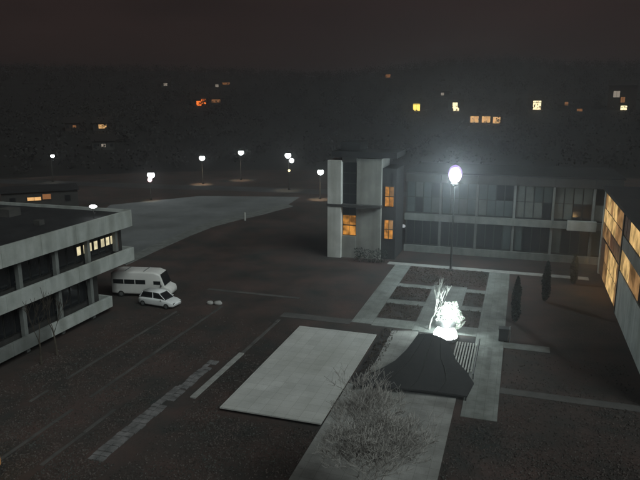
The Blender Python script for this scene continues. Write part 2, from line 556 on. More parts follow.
# ------------------------------------------------------------------ stair tower
def stair_tower():
    t = thing('stair_tower', (-21.4, 84.5, 0), 'pale concrete stair tower with a dark window slot and amber light inside', 'tower')
    MB().box(-25.1, -23.15, 82.0, 88, 0, 13.6).build('pillar', 'tower_white', t, True, bevel=.03)
    MB().box(-21.15, -17.7, 82.7, 88, 0, 13.9).build('stair_block', 'tower_grey', t, True, bevel=.03)
    MB().box(-23.14, -21.16, 83.0, 87.9, 0, 13.4).build('slot_wall', 'dark_wall', t, True)
    MB().box(-23.14, -21.16, 82.55, 82.98, 0, 3.1).build('sill_panel', 'tower_grey', t, True)
    for i in range(7):
        z0 = 3.15 + i * 1.46
        f = MB().box(-23.1, -21.2, 82.9, 82.99, z0, z0 + 1.42).build('window', 'frame_dark', t, True)
        m = 'window_amber' if i < 2 else 'glass_dark'
        for k in (0, 1):
            xa = -23.05 + k * .93
            MB().box(xa, xa + .87, 82.86, 82.895, z0 + .06, z0 + 1.36).build('pane', m, f, True)
    MB().box(-25.2, -17.6, 81.93, 88.05, 7.25, 7.62).build('string_course', 'dark_wall', t, True)
    cap = MB().box(-24.6, -15.6, 82.3, 88.6, 14.05, 14.8).build('roof', 'roof_dark', t, True)
    MB().box(-23.6, -20.9, 83.2, 87.5, 14.92, 16.0).build('lift_housing', 'roof_dark', cap, True)
    MB().box(-23.14, -21.16, 82.4, 83.0, 13.41, 14.04).build('lintel', 'dark_wall', t, True)
    # link with the long building, two amber windows
    MB().box(-17.68, -15.75, 83.3, 88.98, 0, 12.6).build('link_wall', 'roof_dark', t, True)
    for z0, z1 in ((7.4, 10.2), (2.9, 5.6)):
        f = MB().box(-17.3, -16.0, 83.22, 83.29, z0, z1).build('window', 'frame_dark', t, True)
        for k in range(2):
            for q in range(2):
                h = (z1 - z0) / 2
                MB().box(-17.23 + k * .62, -16.7 + k * .62, 83.16, 83.215, z0 + q * h + .06, z0 + q * h + h - .06).build('pane', 'window_amber' if (k == 0 or q == 0) else 'window_gold_dim', f, True)
    return t
stair_tower()

# ------------------------------------------------------------------ long building behind the court
def long_building():
    b = thing('long_building', (-3, 92, 0), 'long glazed building behind the court with pale bands and columns', 'building')
    X0, X1, Y = -15.5, 13.0, 89.0
    MB().box(X0, X1, Y + .9, Y + 14, 0, 10.9).build('core_wall', 'dark_wall', b, True)
    MB().box(X0 - .1, X1 + .2, Y + .2, Y + 14.2, 11.42, 11.6).build('roof', 'roof_dark', b, True)
    bays = [X0 + i * 5.03 for i in range(7)]
    rng_p = random.Random(3)
    for z0, z1, yo, m in ((10.2, 11.4, Y, 'dark_wall'), (4.7, 5.7, Y - .35, 'court_band'), (0.0, 1.0, Y - .2, 'court_band')):
        for i in range(6):
            xa, xb = bays[i], min(bays[i + 1], X1)
            if xb - xa < .5: continue
            MB().box(xa + .012, xb - .012, yo, yo + .3, z0, z1).build('band_panel', m, b, True, bevel=.02)
    for x in bays[1:6]:
        MB().box(x - .16, x + .16, Y + .32, Y + .75, 0.0, 10.2).build('column', 'spandrel', b, True)
    for z0, z1, nrow in ((5.72, 10.18, 2), (1.02, 4.68, 1)):
        for i in range(6):
            xa = bays[i]
            for k in range(4):
                wa = xa + .2 + k * 1.17
                if wa + 1.1 > X1: continue
                f = MB().box(wa, wa + 1.12, Y + .8, Y + .88, z0, z1).build('window', 'frame_dark', b, True)
                h = (z1 - z0) / nrow
                for q in range(nrow):
                    MB().box(wa + .05, wa + 1.07, Y + .76, Y + .797, z0 + q * h + .06, z0 + q * h + h - .06).build('pane', rng_p.choice(('glass_bloom', 'glass_bloom', 'glass_dark', 'blind')) if nrow == 2 else rng_p.choice(('glass_dark', 'glass_dark', 'glass_dark', 'glass_bloom')), f, True)
    # small white light behind the lower glazing
    d = ray(403, 226); t = (Y + .5) / d.y
    p = Vector((0, 0, CAM_H)) + d * t
    MB().ball((p.x, Y + .5, p.z), .36, .2, .26).build('ceiling_light', 'lit_small', b, True)
    return b
lit('lit_small', (0.8, 0.85, 0.9), 0.45)
long_building()

# ------------------------------------------------------------------ building at right with lit stairwell
def right_building():
    b = thing('stairwell_building', (10.4, 70, 0), 'tall building receding along the right edge with golden-lit stairwell glazing', 'building')
    X, Y0, Y1, H = 10.4, 46.5, 85.0, 10.7
    MB().box(X + .25, 30, Y0, Y1, 0, H).build('core_wall', 'dark_wall', b, True)
    MB().box(X - .25, 30.3, Y0, Y1 + .3, H + .01, H + .45).build('roof', 'roof_dark', b, True)
    # wall panels below the windows and between the storeys
    y = Y0
    while y < 68.5:
        e = min(y + 5.5, 68.5)
        MB().box(X, X + .24, y + .012, e - .012, 0, 4.6).build('wall_panel', 'facade', b, True)
        MB().box(X + .02, X + .24, y + .012, e - .012, 6.9, 8.3).build('wall_panel', 'spandrel', b, True)
        y += 5.5
    # windows in the two upper storeys, the ones near the stairwell lit
    y = Y0 + .4
    while y < 67.5:
        for z0, z1 in ((4.65, 6.85), (8.35, 10.4)):
            f = MB().box(X + .12, X + .22, y, y + 1.7, z0, z1).build('window', 'frame_dark', b, True)
            if y > 62.5 and z0 < 5: m = 'window_gold'
            elif y > 57 and z0 < 5: m = 'window_gold_dim'
            elif 54 < y < 63.5 and z0 > 8: m = 'window_gold'
            elif y > 63 and z0 > 8: m = 'brown_panel'
            else: m = 'glass_dark'
            for k in (0, 1):
                MB().box(X + .07, X + .115, y + .06 + k * .82, y + .82 + k * .82, z0 + .06, z1 - .06).build('pane', m, f, True)
        y += 1.83
    # glazed stairwell at the far end
    MB().box(X - .06, X + .24, 68.55, 69.0, 0, H).build('pier', 'dark_wall', b, True)
    MB().box(X - .06, X + .24, 84.3, 85.0, 0, H).build('pier', 'facade', b, True)
    rows = ((.25, 2.5), (2.55, 4.8), (5.0, 6.7), (6.75, 8.5), (8.55, 10.45))
    rng = random.Random(8)
    for i in range(9):
        ya = 69.05 + i * 1.69
        for j, (z0, z1) in enumerate(rows):
            f = MB().box(X + .10, X + .20, ya, ya + 1.66, z0, z1).build('window', 'frame_dark', b, True)
            if j <= 1: m = 'window_gold' if i in (1, 2, 3, 4) else ('window_gold_dim' if i < 7 else 'brown_panel')
            elif j == 2: m = 'brown_panel' if i < 5 else 'window_gold_dim'
            elif j == 3: m = 'window_gold_dim' if i < 3 else 'window_gold'
            else: m = 'window_gold' if i in (3, 4, 6, 7) else 'window_gold_dim'
            MB().box(X + .05, X + .095, ya + .06, ya + 1.6, z0 + .06, z1 - .06).build('pane', m, f, True)
    point('lamp_light', (-2.2, 6.0, 3.6), 220, (1.0, .62, .26), .6, b)
    MB().box(6.5, 10.1, 88.2, 88.8, 4.6, 5.9).build('bridge_panel', 'facade', b, True)
    return b
right_building()

# ------------------------------------------------------------------ lamps
def mast_lamp():
    x, y, z = -7.75, 80.2, 12.4
    r = thing('mast_lamp', (x, y, 0), 'dazzling violet-white lamp on a tall mast before the long building', 'lamp')
    MB().tube([(0, 0, 0.04), (0, 0, 6), (0, 0, z - 1.35)], [.14, .11, .08], 8).build('mast', 'frame_dark', r)
    MB().box(-.3, .3, -.3, .3, 0.02, .16).build('base_plate', 'frame_dark', r)
    MB().lathe([(.10, -1.4), (.45, -1.15), (.5, -1.05)], (0, 0, z), 12).build('collar', 'frame_dark', r)
    MB().ball((0, 0, z), .74, .74, .98).build('lantern', 'lamp_cool', r)
    m = MB()
    m.ball((0, .3, z + .16), .88, .25, 1.12)
    m.build('glare_fringe', 'fringe_violet', r)  # no real fitting: glowing shell added for the violet glare fringe
    MB().lathe([(.5, 1.36), (.25, 1.5), (.05, 1.56)], (0, 0, z), 12).build('hood', 'frame_dark', r)
    point('lamp_light', (0, -1.3, z - .2), 3900, (0.74, 0.94, 0.97), .5, r)
mast_lamp()

def street_lamp(px, foot, label, power, head='lamp_white', rad=.62, extra=None, col_=(1.0, .80, .50), armed=False):
    f = g(*foot)
    d = ray(*px); t = f.y / d.y
    p = Vector((0, 0, CAM_H)) + d * t
    h = p.z
    r = thing('street_lamp', (f.x, f.y, 0), label, 'street lamp', 'street lamps round the car park')
    dx = p.x - f.x
    rad *= 1.18
    MB().tube([(0, 0, 0), (0, 0, h * .6), (dx * .3, 0, h * .95), (dx, 0, h + rad * .9)], [.11, .09, .07, .05], 7).build('pole', 'frame_dark', r)
    MB().box(-.18, .18, -.18, .18, 0, .5).build('base', 'frame_dark', r)
    MB().ball((dx, 0, h), rad, rad, rad * .92).build('globe', head, r)
    MB().lathe([(rad * .75, rad * .62), (rad * .4, rad * .95), (.06, rad * 1.1)], (dx, 0, h), 10).build('cap', 'frame_dark', r)
    if extra:
        for (ex, ez, er, em) in extra:
            MB().tube([(dx * .5, 0, h + ez * .8), (ex, 0, h + ez)], .05, 5).build('arm', 'frame_dark', r)
            MB().ball((ex, 0, h + ez), er, er, er).build('globe', em, r)
    sd = bpy.data.lights.new('lamp_light', 'SPOT')
    sd.energy = power * 5; sd.color = col_; sd.shadow_soft_size = .3
    sd.spot_size = radians(62); sd.spot_blend = .8
    so = bpy.data.objects.new('lamp_light', sd)
    col.objects.link(so); so.parent = r; so.location = (dx, -.8, h - rad - .15)
    return r
street_lamp((202, 158), (203, 184), 'white globe street lamp above a lit patch, left of the two far-left lamps', 650)
street_lamp((241, 152.5), (241, 180), 'highest white globe street lamp, between its neighbours beyond the car park', 420)
street_lamp((288, 155.5), (289, 190), 'double-globe street lamp with a faint glow below it', 260, extra=[(.75, -1.2, .55, 'lamp_white'), (.1, -3.6, .3, 'far_warm')])
street_lamp((320.5, 172), (320, 199), 'white globe street lamp just left of the stair tower', 480, rad=.6)
street_lamp((151, 175), (151, 200), 'low pinkish-white street lamp at the car park edge', 110, head='lamp_white', rad=.66, extra=[(0, -1.05, .5, 'lamp_pink')])
street_lamp((52.5, 156), (53, 182), 'small white street lamp alone at far left', 60, rad=.42)

# ------------------------------------------------------------------ glowing dome lamp, pale shrub and dark canopy in the court
def dome_lamp():
    x, y = -5.6, 56.0
    r = thing('dome_lamp', (x, y, 0.05), 'large glowing white dome lamp in the middle of the court', 'lamp')
    MB().lathe([(1.2, 0), (1.25, .12), (1.18, .22)], (0, 0, 0), 20).build('base_ring', 'frame_dark', r)
    prof = [(1.12 * cos(a), .23 + 1.05 * sin(a)) for a in [i * pi / 2 / 9 for i in range(9)]] + [(.12, 1.28)]
    d = MB().lathe(prof, (0, 0, 0), 20)
    d.smooth = True
    d.build('dome', 'kiosk_light', r)
    for k in range(4):
        a = pi / 4 + k * pi / 2
        pts = [(1.16 * cos(q) * cos(a), 1.16 * cos(q) * sin(a), .22 + 1.1 * sin(q)) for q in [i * pi / 2 / 6 for i in range(7)]]
        MB().tube(pts, .035, 5).build('rib', 'frame_dark', r)
    MB().lathe([(.95, 1.34), (.98, 1.40), (.2, 1.52)], (0, 0, 0), 20).build('cap', 'frame_dark', r)
    point('lamp_light', (0, 1.0, 2.0), 900, (.84, 1.0, .97), .35, r)
dome_lamp()

def lit_shrub(x, y, w, h, n, seed, label):
    rng = random.Random(seed)
    r = thing('shrub', (x, y, .05), label, 'shrub')
    st = MB(); fo = MB()
    for k in range(9):
        a = rng.random() * 2 * pi
        tip = Vector((cos(a) * w * .7 * rng.random(), sin(a) * w * .45 * rng.random(), h * rng.uniform(.75, 1.05)))
        mid = tip * .5 + Vector((0, 0, .2))
        st.tube([(0, 0, 0), tuple(mid), tuple(tip)], [.04, .025, .012], 5)
    for i in range(n):
        a = rng.random() * 2 * pi
        t = rng.random()
        rad = w * (.45 + .55 * sin(pi * min(1, t * 1.15))) * sqrt(rng.random()) * (1 + .25 * sin(3 * a + seed))
        fo.leaf((cos(a) * rad, sin(a) * rad * .6, .2 + t * h * (1 + .18 * sin(2 * a + 1))), rng.uniform(.06, .14), rng)
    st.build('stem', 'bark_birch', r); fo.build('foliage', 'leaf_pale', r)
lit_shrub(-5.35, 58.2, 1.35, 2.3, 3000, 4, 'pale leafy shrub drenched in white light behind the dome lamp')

def canopy():
    rows = [((353, 385), (467, 396), .45), ((366, 376.5), (474, 383), .62), ((381, 368.5), (466, 371), .85), ((395, 360.5), (456, 360), 1.1),
            ((406, 350), (452, 350), 1.4), ((413, 341), (450, 345), 1.65), ((418, 334), (448, 341), 1.85)]
    n = 9
    top = MB()
    for (l, rr, z) in rows:
        a, b = g(*l, z), g(*rr, z)
        for k in range(n):
            t = k / (n - 1)
            p_ = a.lerp(b, t)
            sag = .22 * sin(pi * t) * (.4 + z / 2.2)
            top.v.append((p_.x, p_.y, z + sag))
    m_ = len(rows)
    for i in range(m_ - 1):
        for k in range(n - 1):
            q = i * n + k
            top.f.append((q, q + 1, q + n + 1, q + n))
    o0 = len(top.v)
    r = thing('canopy', (-6.8, 46.5, 0), 'dark sloping canopy narrowing up towards the dome lamp', 'canopy')
    c = top.build('roof', 'canopy_dark', r, True)
    sm = c.modifiers.new('thickness', 'SOLIDIFY'); sm.thickness = .14; sm.offset = -1
    # seams and posts
    for k in (2, 4, 6):
        pts = [Vector(top.v[i * n + k]) + Vector((0, 0, .03)) for i in range(m_)]
        MB().tube([tuple(q) for q in pts], .035, 5).build('seam', 'frame_dark', c, True)
    for idx in (0, n - 1, 3 * n, 3 * n + n - 1, (m_ - 1) * n, m_ * n - 1):
        v_ = Vector(top.v[idx])
        MB().tube([(v_.x * .98 - 6.8 * .02, v_.y * .99 + .49, 0), (v_.x * .98 - 6.8 * .02, v_.y * .99 + .49, max(.2, v_.z - .06))], .06, 7).build('post', 'frame_dark', r, True)
canopy()

# slatted deck beside the kiosk
def deck():
    r = thing('slatted_deck', (-3.2, 51.5, 0), 'pale slatted timber deck with dark rail beside the dome lamp', 'deck')
    for i in range(8):
        x = -4.45 + i * .24
        MB().box(x, x + .12, 47.9 + .15 * i, 55.2, .10, .17).build('plank', 'timber', r, True)
    for y in (49.5, 52.0, 54.6):
        MB().box(-4.5, -2.6, y, y + .12, .01, .098).build('joist', 'frame_dark', r, True)
    MB().tube([(-2.45, 47.6, .55), (-2.45, 55.4, .55)], .06, 6).build('rail', 'frame_dark', r, True)
    for y in (47.8, 50.3, 52.8, 55.2):
        MB().tube([(-2.45, y, 0), (-2.45, y, .55)], .05, 6).build('post', 'frame_dark', r, True)
deck()

# litter bin on the court path
def bin_():
    p = g(503, 341)
    r = thing('litter_bin', (p.x, p.y, CP), 'dark square litter bin beside the long court path', 'bin')
    MB().box(-.42, .42, -.35, .35, .08, 1.15).build('body', 'frame_dark', r, bevel=.03)
    MB().box(-.47, .47, -.4, .4, 1.16, 1.26).build('lid', 'frame_dark', r)
    MB().tube([(.56, -.2, 0), (.56, -.2, 1.5)], .07, 8).build('post', 'steel', r)
    for sx in (-.35, .35):
        MB().box(sx - .04, sx + .04, -.3, .3, 0, .08).build('foot', 'frame_dark', r)
bin_()

# ------------------------------------------------------------------ vegetation
def branch_tree(mb_t, mb_c, base, h, levels, seed, spread=.55, r0=.14, splits=(3, 4), twig=.012, lean=0.0, upbias=.35):
    rng = random.Random(seed)
    def grow(p, d, l, r, lv):
        n = 3
        pts, rad = [p], [r]
        q = p
        dd = d
        for i in range(n):
            dd = (dd + Vector((rng.gauss(0, .13), rng.gauss(0, .13), rng.gauss(0, .08) + .05))).normalized()
            q = q + dd * (l / n)
            pts.append(q); rad.append(max(twig, r * (1 - .45 * (i + 1) / n)))
        (mb_t if lv == 0 else mb_c).tube(pts, rad, 7 if lv == 0 else (5 if lv < 3 else 3), cap=(lv < 2))
        if lv >= levels: return
        k = rng.randint(*splits)
        for i in range(k):
            a = 2 * pi * (i + rng.random() * .7) / k
            side = Vector((cos(a), sin(a), 0))
            nd = (dd * (1 - spread * .5) + side * spread * rng.uniform(.7, 1.3) + Vector((0, 0, upbias * rng.uniform(0.2, 1)))).normalized()
            s = rng.uniform(.35, 1.0) if lv else rng.uniform(.75, 1.0)
            seg = int(s * n)
            st = pts[max(1, min(n, seg + 1))] if lv else pts[-1] * s + pts[-2] * (1 - s)
            grow(st, nd, l * rng.uniform(.62, .85), max(twig, rad[-1] * rng.uniform(.6, .85)), lv + 1)
    grow(Vector(base), Vector((lean, 0, 1)).normalized(), h, r0, 0)

def bare_tree(name, loc, h, levels, seed, label, m, **kw):
    r = thing(name, loc, label, 'tree')
    t, c = MB(), MB()
    branch_tree(t, c, (0, 0, 0), h, levels, seed, **kw)
    t.build('trunk', m, r); c.build('crown', m, r)
    return r
bare_tree('bare_tree', (-5.75, 28.6, 0.05), 2.3, 7, 19, 'pale leafless tree spreading fine twigs at the bottom edge', 'bark_pale', splits=(3, 4), twig=.010, r0=.2, spread=.60, upbias=.26)
p = g(429, 330)
bare_tree('birch_tree', (p.x, p.y, .05), 1.7, 4, 3, 'slender pale birch lit from its right by the dome lamp', 'bark_birch', splits=(2, 3), twig=.022, r0=.11, spread=.22, upbias=.9, lean=.12)
p = g(441, 306)
bare_tree('birch_tree', (p.x, p.y, .05), 1.1, 3, 5, 'short bare birch standing behind the dome lamp', 'bark_birch', splits=(2, 3), twig=.02, r0=.09, spread=.25, upbias=.8)

for (fx, fy, hh, sd, lab) in ((38, 331, 2.3, 41, 'thin dark leafless tree before the banded building, left of its twin'), (54, 322, 2.0, 44, 'thin dark leafless tree before the banded building, nearer the lit windows')):
    d_ = ray(fx, fy)
    bare_tree('bare_tree', (-37.4, d_.y * (-37.4 / d_.x), 0), hh, 4, sd, lab, 'bark_dark', splits=(2, 3), twig=.018, r0=.11, spread=.34, upbias=.6)

def conifer(px, foot_y, h, rad, seed, label):
    p = g(px, foot_y)
    rng = random.Random(seed)
    r = thing('columnar_yew', (p.x, p.y, 0), label, 'shrub', 'columnar yews on the dark lawn')
    MB().tube([(0, 0, 0), (0, 0, h * .5)], [.08, .04], 6).build('trunk', 'bark_dark', r)
    m = MB()
    for i in range(2000):
        z = rng.random() ** .85
        prof = min(1, (1 - z) * 2.6) ** .6 * min(1, .55 + z * 3)
        a = rng.random() * 2 * pi
        rr = rad * prof * (rng.random() ** .4) * (1 + .2 * sin(3 * a + z * 9))
        m.leaf((rr * cos(a), rr * sin(a), .12 + z * h), rng.uniform(.07, .16), rng)
    m.build('crown', 'evergreen', r)
conifer(515, 322, 4.6, .42, 1, 'dark columnar yew nearest the court path')
conifer(545, 301, 4.4, .42, 2, 'dark columnar yew in the middle of the right lawn')
conifer(573, 284, 3.6, .4, 3, 'dark columnar yew nearest the long building at right')

def hedge(x0, x1, y0, y1, h, seed, label, m='evergreen'):
    rng = random.Random(seed)
    r = thing('hedge', ((x0 + x1) / 2, (y0 + y1) / 2, 0), label, 'hedge')
    mb = MB()
    n = int((x1 - x0) * (y1 - y0) * h * 60)
    for i in range(n):
        x, y, z = rng.uniform(x0, x1), rng.uniform(y0, y1), rng.uniform(.05, h) ** 1
        hh = h * (1 + .12 * sin(x * 2.1) + .08 * sin(x * 5.3 + 1))
        mb.leaf((x, y, min(z * 1.1, hh)), rng.uniform(.07, .15), rng)
    mb.build('foliage', m, r, True)
    s = MB()
    k = int((x1 - x0) / .8)
    for i in range(k):
        xx = x0 + (i + .5) * (x1 - x0) / k
        s.tube([(xx, (y0 + y1) / 2, 0), (xx + .1, (y0 + y1) / 2, h * .7)], .03, 5)
    s.build('stem', 'bark_dark', r, True)
hedge(-20.9, -16.3, 80.2, 81.6, 1.8, 5, 'dark clipped hedge at the foot of the stair tower')

def ground_cover():
    m = MB()
    rng = random.Random(21)
    beds = [(-12.9, -9.0, 59.7, 64.5), (-12.9, -9.0, 66.1, 70.9), (-4.9, -2.95, 59.7, 64.5), (-4.9, -2.95, 66.1, 70.9),
            (-12.9, -3.0, 73.2, 80.3), (-11.5, -10.2, 46, 56.8)]
    for x0, x1, y0, y1 in beds:
        for i in range(int((x1 - x0) * (y1 - y0) * 34)):
            x, y = rng.uniform(x0, x1), rng.uniform(y0, y1)
            m.leaf((x, y, rng.uniform(.02, .16)), rng.uniform(.05, .12), rng)
    o = m.build('ground_cover', 'ground_cover')
    tag(o, 'low dark winter ground cover filling the court beds', 'ground cover', kind='stuff')
ground_cover()

def lawn_grass():
    m = MB()
    rng = random.Random(5)
    hard = [(-19.5, -11.6, 36.5, 54.6), (-24.8, -21.8, 29, 45), (-16, 0, 56.5, 82)]
    n = 0
    while n < 42000:
        y = 24 + 40 * rng.random() ** 1.3
        x = rng.uniform(-38, 9.5)
        if any(a < x < b and c < y < d for a, b, c, d in hard) or (-11.8 < x < -3.3 and y < 57) or (-3.4 < x < -.2 and 41.3 < y < 57): continue
        if any(abs(x - q) < .28 for q in (-29.6, -26.7, -22.2, -33.4)) or (46 < y < 47 and x > -.5) or 55.2 < y < 58.4: continue
        if rng.random() < (y - 34) / 22: continue
        if sin(x * .9 + 2 * sin(y * .35)) + sin(y * .7 + x * .21) < rng.uniform(-3, 1.6): continue
        a = rng.random() * pi
        h, w = rng.uniform(.03, .09), rng.uniform(.02, .045)
        dx, dy = cos(a) * w, sin(a) * w
        k = len(m.v)
        m.v += [(x - dx, y - dy, -.01), (x + dx, y + dy, -.01), (x + dx * 1.5 + rng.gauss(0, .04), y + dy * 1.5, h), (x - dx * 1.2 + rng.gauss(0, .04), y - dy, h * .9)]
        m.f.append((k, k + 1, k + 2, k + 3))
        n += 1
    tag(m.build('grass', 'grass_blade'), 'rough winter grass tufts on the dark lawns', 'grass', kind='stuff')
lawn_grass()

def hillside_wood():
    m = MB()
    rng = random.Random(33)
    for i in range(2700):
        a = radians(rng.uniform(76, 140))
        r = 200 + 520 * rng.random() ** .8
        x, y = r * cos(a), r * sin(a)
        z = hill(x, y)
        s = rng.uniform(2.0, 4.2)
        for k in range(34):
            m.leaf((x + rng.gauss(0, s * .5), y + rng.gauss(0, s * .5), z + abs(rng.gauss(s * .8, s * .5))), rng.uniform(.3, .75), rng)
    o = m.build('hillside_wood', 'far_wood')
    tag(o, 'dark far-off wood covering the unlit hillside', 'wood', kind='stuff')
hillside_wood()

# ------------------------------------------------------------------ far houses with lit windows
def lit_house(wins, label, w=9.0, d=8.0, hw=3.4, hr=2.6, wall='render_dull', at_z=2.0, start=120, gable=False, fixed=None):
    """wins: (px, py, width_px, height_px, material) of each lit window as seen."""
    cxp = sum(q[0] for q in wins) / len(wins)
    cyp = sum(q[1] for q in wins) / len(wins)
    dr = ray(cxp, cyp)
    hor = sqrt(dr.x ** 2 + dr.y ** 2)
    r = start
    while r < 660:
        x, y, z = dr.x / hor * r, dr.y / hor * r, CAM_H + dr.z / hor * r
        if z <= hill(x, y) + at_z: break
        r += 2
    x, y, z = dr.x / hor * r, dr.y / hor * r, CAM_H + dr.z / hor * r
    gz = min(hill(x, y), z - 1.2) - .4
    top = max(hw + .4, z - gz + 1.2)
    az = math.atan2(-dr.x, dr.y)
    b = thing('house', (x, y, gz), label, 'house', rz=az)
    MB().box(-w / 2, w / 2, 0.1, d, 0, top).build('wall', wall, b)
    if hr > .5:
        rf = MB()
        if gable:
            n = 0
            rf.v = [(-w / 2 - .4, -.4, top), (w / 2 + .4, -.4, top), (0, -.4, top + hr), (-w / 2 - .4, d + .4, top), (w / 2 + .4, d + .4, top), (0, d + .4, top + hr)]
            rf.f = [(0, 1, 2), (5, 4, 3), (0, 2, 5, 3), (1, 4, 5, 2), (0, 3, 4, 1)]
        else:
            rf.extrude_x([(-.5, top), (d + .5, top), (d / 2, top + hr)], -w / 2 - .4, w / 2 + .4)
        ro = rf.build('roof', 'roof_tile', b)
        MB().box(w * .2, w * .2 + .7, d / 2 - .3, d / 2 + .4, top + hr * .6, top + hr + .7).build('chimney', 'brick_dull', ro)
    else:
        MB().box(-w / 2 - .3, w / 2 + .3, -.3, d + .3, top + .01, top + .35).build('roof', 'roof_dark', b)
    sc = r / 643.0
    grow = 1.22
    used = []
    for (px, py, wp, hp, m) in wins:
        lx = (px - cxp) * sc
        lz = z - gz + (cyp - py) * sc
        ww, hh = wp * sc / 2 * (1.0 if len(wins) == 3 else grow), hp * sc / 2 * grow
        f = MB().box(lx - ww - .12, lx + ww + .12, .02, .098, lz - hh - .12, lz + hh + .12).build('window', 'frame_dark', b)
        if ww > .9:
            k = 2
            for i in range(k):
                xa = lx - ww + 2 * ww * i / k
                MB().box(xa + .04, xa + 2 * ww / k - .04, -.02, .018, lz - hh, lz + hh).build('pane', m, f)
        else:
            MB().box(lx - ww, lx + ww, -.02, .018, lz - hh, lz + hh).build('pane', m, f)
        used.append(lx)
    for lx in (-w * .36, w * .36):
        if all(abs(lx - u) > 2.2 for u in used):
            f = MB().box(lx - .6, lx + .6, .03, .097, top * .45, top * .45 + 1.3).build('window', 'frame_dark', b)
            MB().box(lx - .5, lx + .5, -.01, .028, top * .45 + .1, top * .45 + 1.2).build('pane', 'glass_dark', f)
    return b
lit_house([(199, 103.5, 4, 4, 'far_orange'), (203.5, 101.5, 4, 4, 'far_orange')], 'far hillside house with two vivid orange windows', 10, hr=3)
lit_house([(216, 101, 7, 2.5, 'far_dim')], 'far house with one faint orange strip beside the vivid orange windows', 10)
lit_house([(165.5, 84.5, 3, 2, 'far_dim_white')], 'far house with one tiny pale window near the left skyline', 7)
lit_house([(217, 86, 2.5, 2.5, 'far_dim_white'), (226, 83.5, 6, 2, 'far_dim')], 'far house high on the ridge with faint yellowish windows', 11)
lit_house([(102.5, 126.5, 6, 3, 'far_peach')], 'far house at left with one peach window', 8)
lit_house([(74.5, 126.5, 2.5, 2, 'far_dim')], 'far house at left with one barely lit window', 8, wall='brick_dull')
lit_house([(103.5, 145.5, 3, 2.5, 'far_dim_white')], 'dark house with one small cream window below the peach-lit house', 8)
lit_house([(388, 76, 4, 2.5, 'far_dim')], 'far house on the ridge with one faint pink window above the tower', 8)
lit_house([(416.5, 107.5, 5.5, 6, 'far_yellow')], 'far house with one bright yellow window left of the mast lamp', 9, wall='brick_dull')
lit_house([(442.5, 94, 2.5, 2, 'far_dim_white')], 'far house with one pinprick window above the mast lamp', 8)
lit_house([(455, 105.5, 4, 4.5, 'far_warm'), (456.2, 110, 4.5, 4.5, 'far_warm')], 'tall far house with two stacked warm white windows above the mast lamp', 8, hw=6)
lit_house([(475, 119.5, 8, 5, 'far_peach'), (486, 119.5, 8, 5, 'far_peach'), (496, 120, 7, 5, 'far_peach')], 'far flat-roofed house with a row of three peach windows', 16, hr=0, wall='brick_dull')
lit_house([(537, 106, 6, 8, 'far_warm')], 'far house with one large warm white window right of the peach row', 9)
lit_house([(567, 104, 2.5, 2.5, 'far_dim'), (579, 111, 4, 4, 'far_dim')], 'far house at right with two faint pinkish windows', 15)
lit_house([(616.5, 95.5, 4.5, 4.5, 'far_dim_white'), (622, 100.5, 3, 4, 'far_dim'), (623.5, 109, 4.5, 5.5, 'far_warm'), (623.5, 119, 3, 4, 'far_dim')], 'tall far house at right edge with scattered white and reddish windows', 13, hw=12, wall='brick_dull')
lit_house([(35, 198.5, 10, 2.6, 'far_peach'), (46, 197, 6, 4, 'far_dim')], 'low pavilion behind the banded roof with a warm strip window', 14, hr=0, start=100, at_z=2.4)

# ------------------------------------------------------------------ vehicles
def loft(rings, smooth=True):
    m = MB()
    k = len(rings[0])
    for rg in rings: m.v += rg
    for i in range(len(rings) - 1):
        for j in range(k):
            j2 = (j + 1) % k
            m.f.append((i * k + j, i * k + j2, (i + 1) * k + j2, (i + 1) * k + j))
    m.f.append(tuple(range(k - 1, -1, -1)))
    m.f.append(tuple((len(rings) - 1) * k + j for j in range(k)))
    m.smooth = smooth
    return m

def ring(x, w, z0, z1, r=.14):
    pts = []
    for (sx, sz, a0) in ((1, 0, -90), (1, 1, 0), (-1, 1, 90), (-1, 0, 180)):
        cx_, cz_ = sx * (w - r), (z1 - r if sz else z0 + r)
        for k in range(4):
            a = radians(a0 + 30 * k)
            pts.append((x, cx_ + r * cos(a), cz_ + r * sin(a)))
    return pts

def wheel(parent, x, y, rad, w):
    m = MB(); n = 16
    for s in (-1, 1):
        for k in range(n):
            t = 2 * pi * k / n
            m.v.append((x + rad * cos(t), y + s * w / 2, rad + rad * sin(t)))
    for k in range(n):
        k2 = (k + 1) % n
        m.f.append((k, k2, n + k2, n + k))
    m.f.append(tuple(range(n - 1, -1, -1))); m.f.append(tuple(range(n, 2 * n)))
    o = m.build('wheel', 'rubber', parent)
    r = MB()
    sgn = 1 if y > 0 else -1
    yy = y + sgn * (w / 2 + .012)
    for k in range(n):
        t = 2 * pi * k / n
        r.v.append((x + rad * .6 * cos(t), yy, rad + rad * .6 * sin(t)))
    for k in range(n):
        t = 2 * pi * k / n
        r.v.append((x + rad * .6 * cos(t), yy - sgn * .03, rad + rad * .6 * sin(t)))
    r.f.append(tuple(range(n)) if sgn < 0 else tuple(range(n - 1, -1, -1)))
    for k in range(n):
        r.f.append((k, (k + 1) % n, n + (k + 1) % n, n + k))
    r.build('rim', 'steel', o)

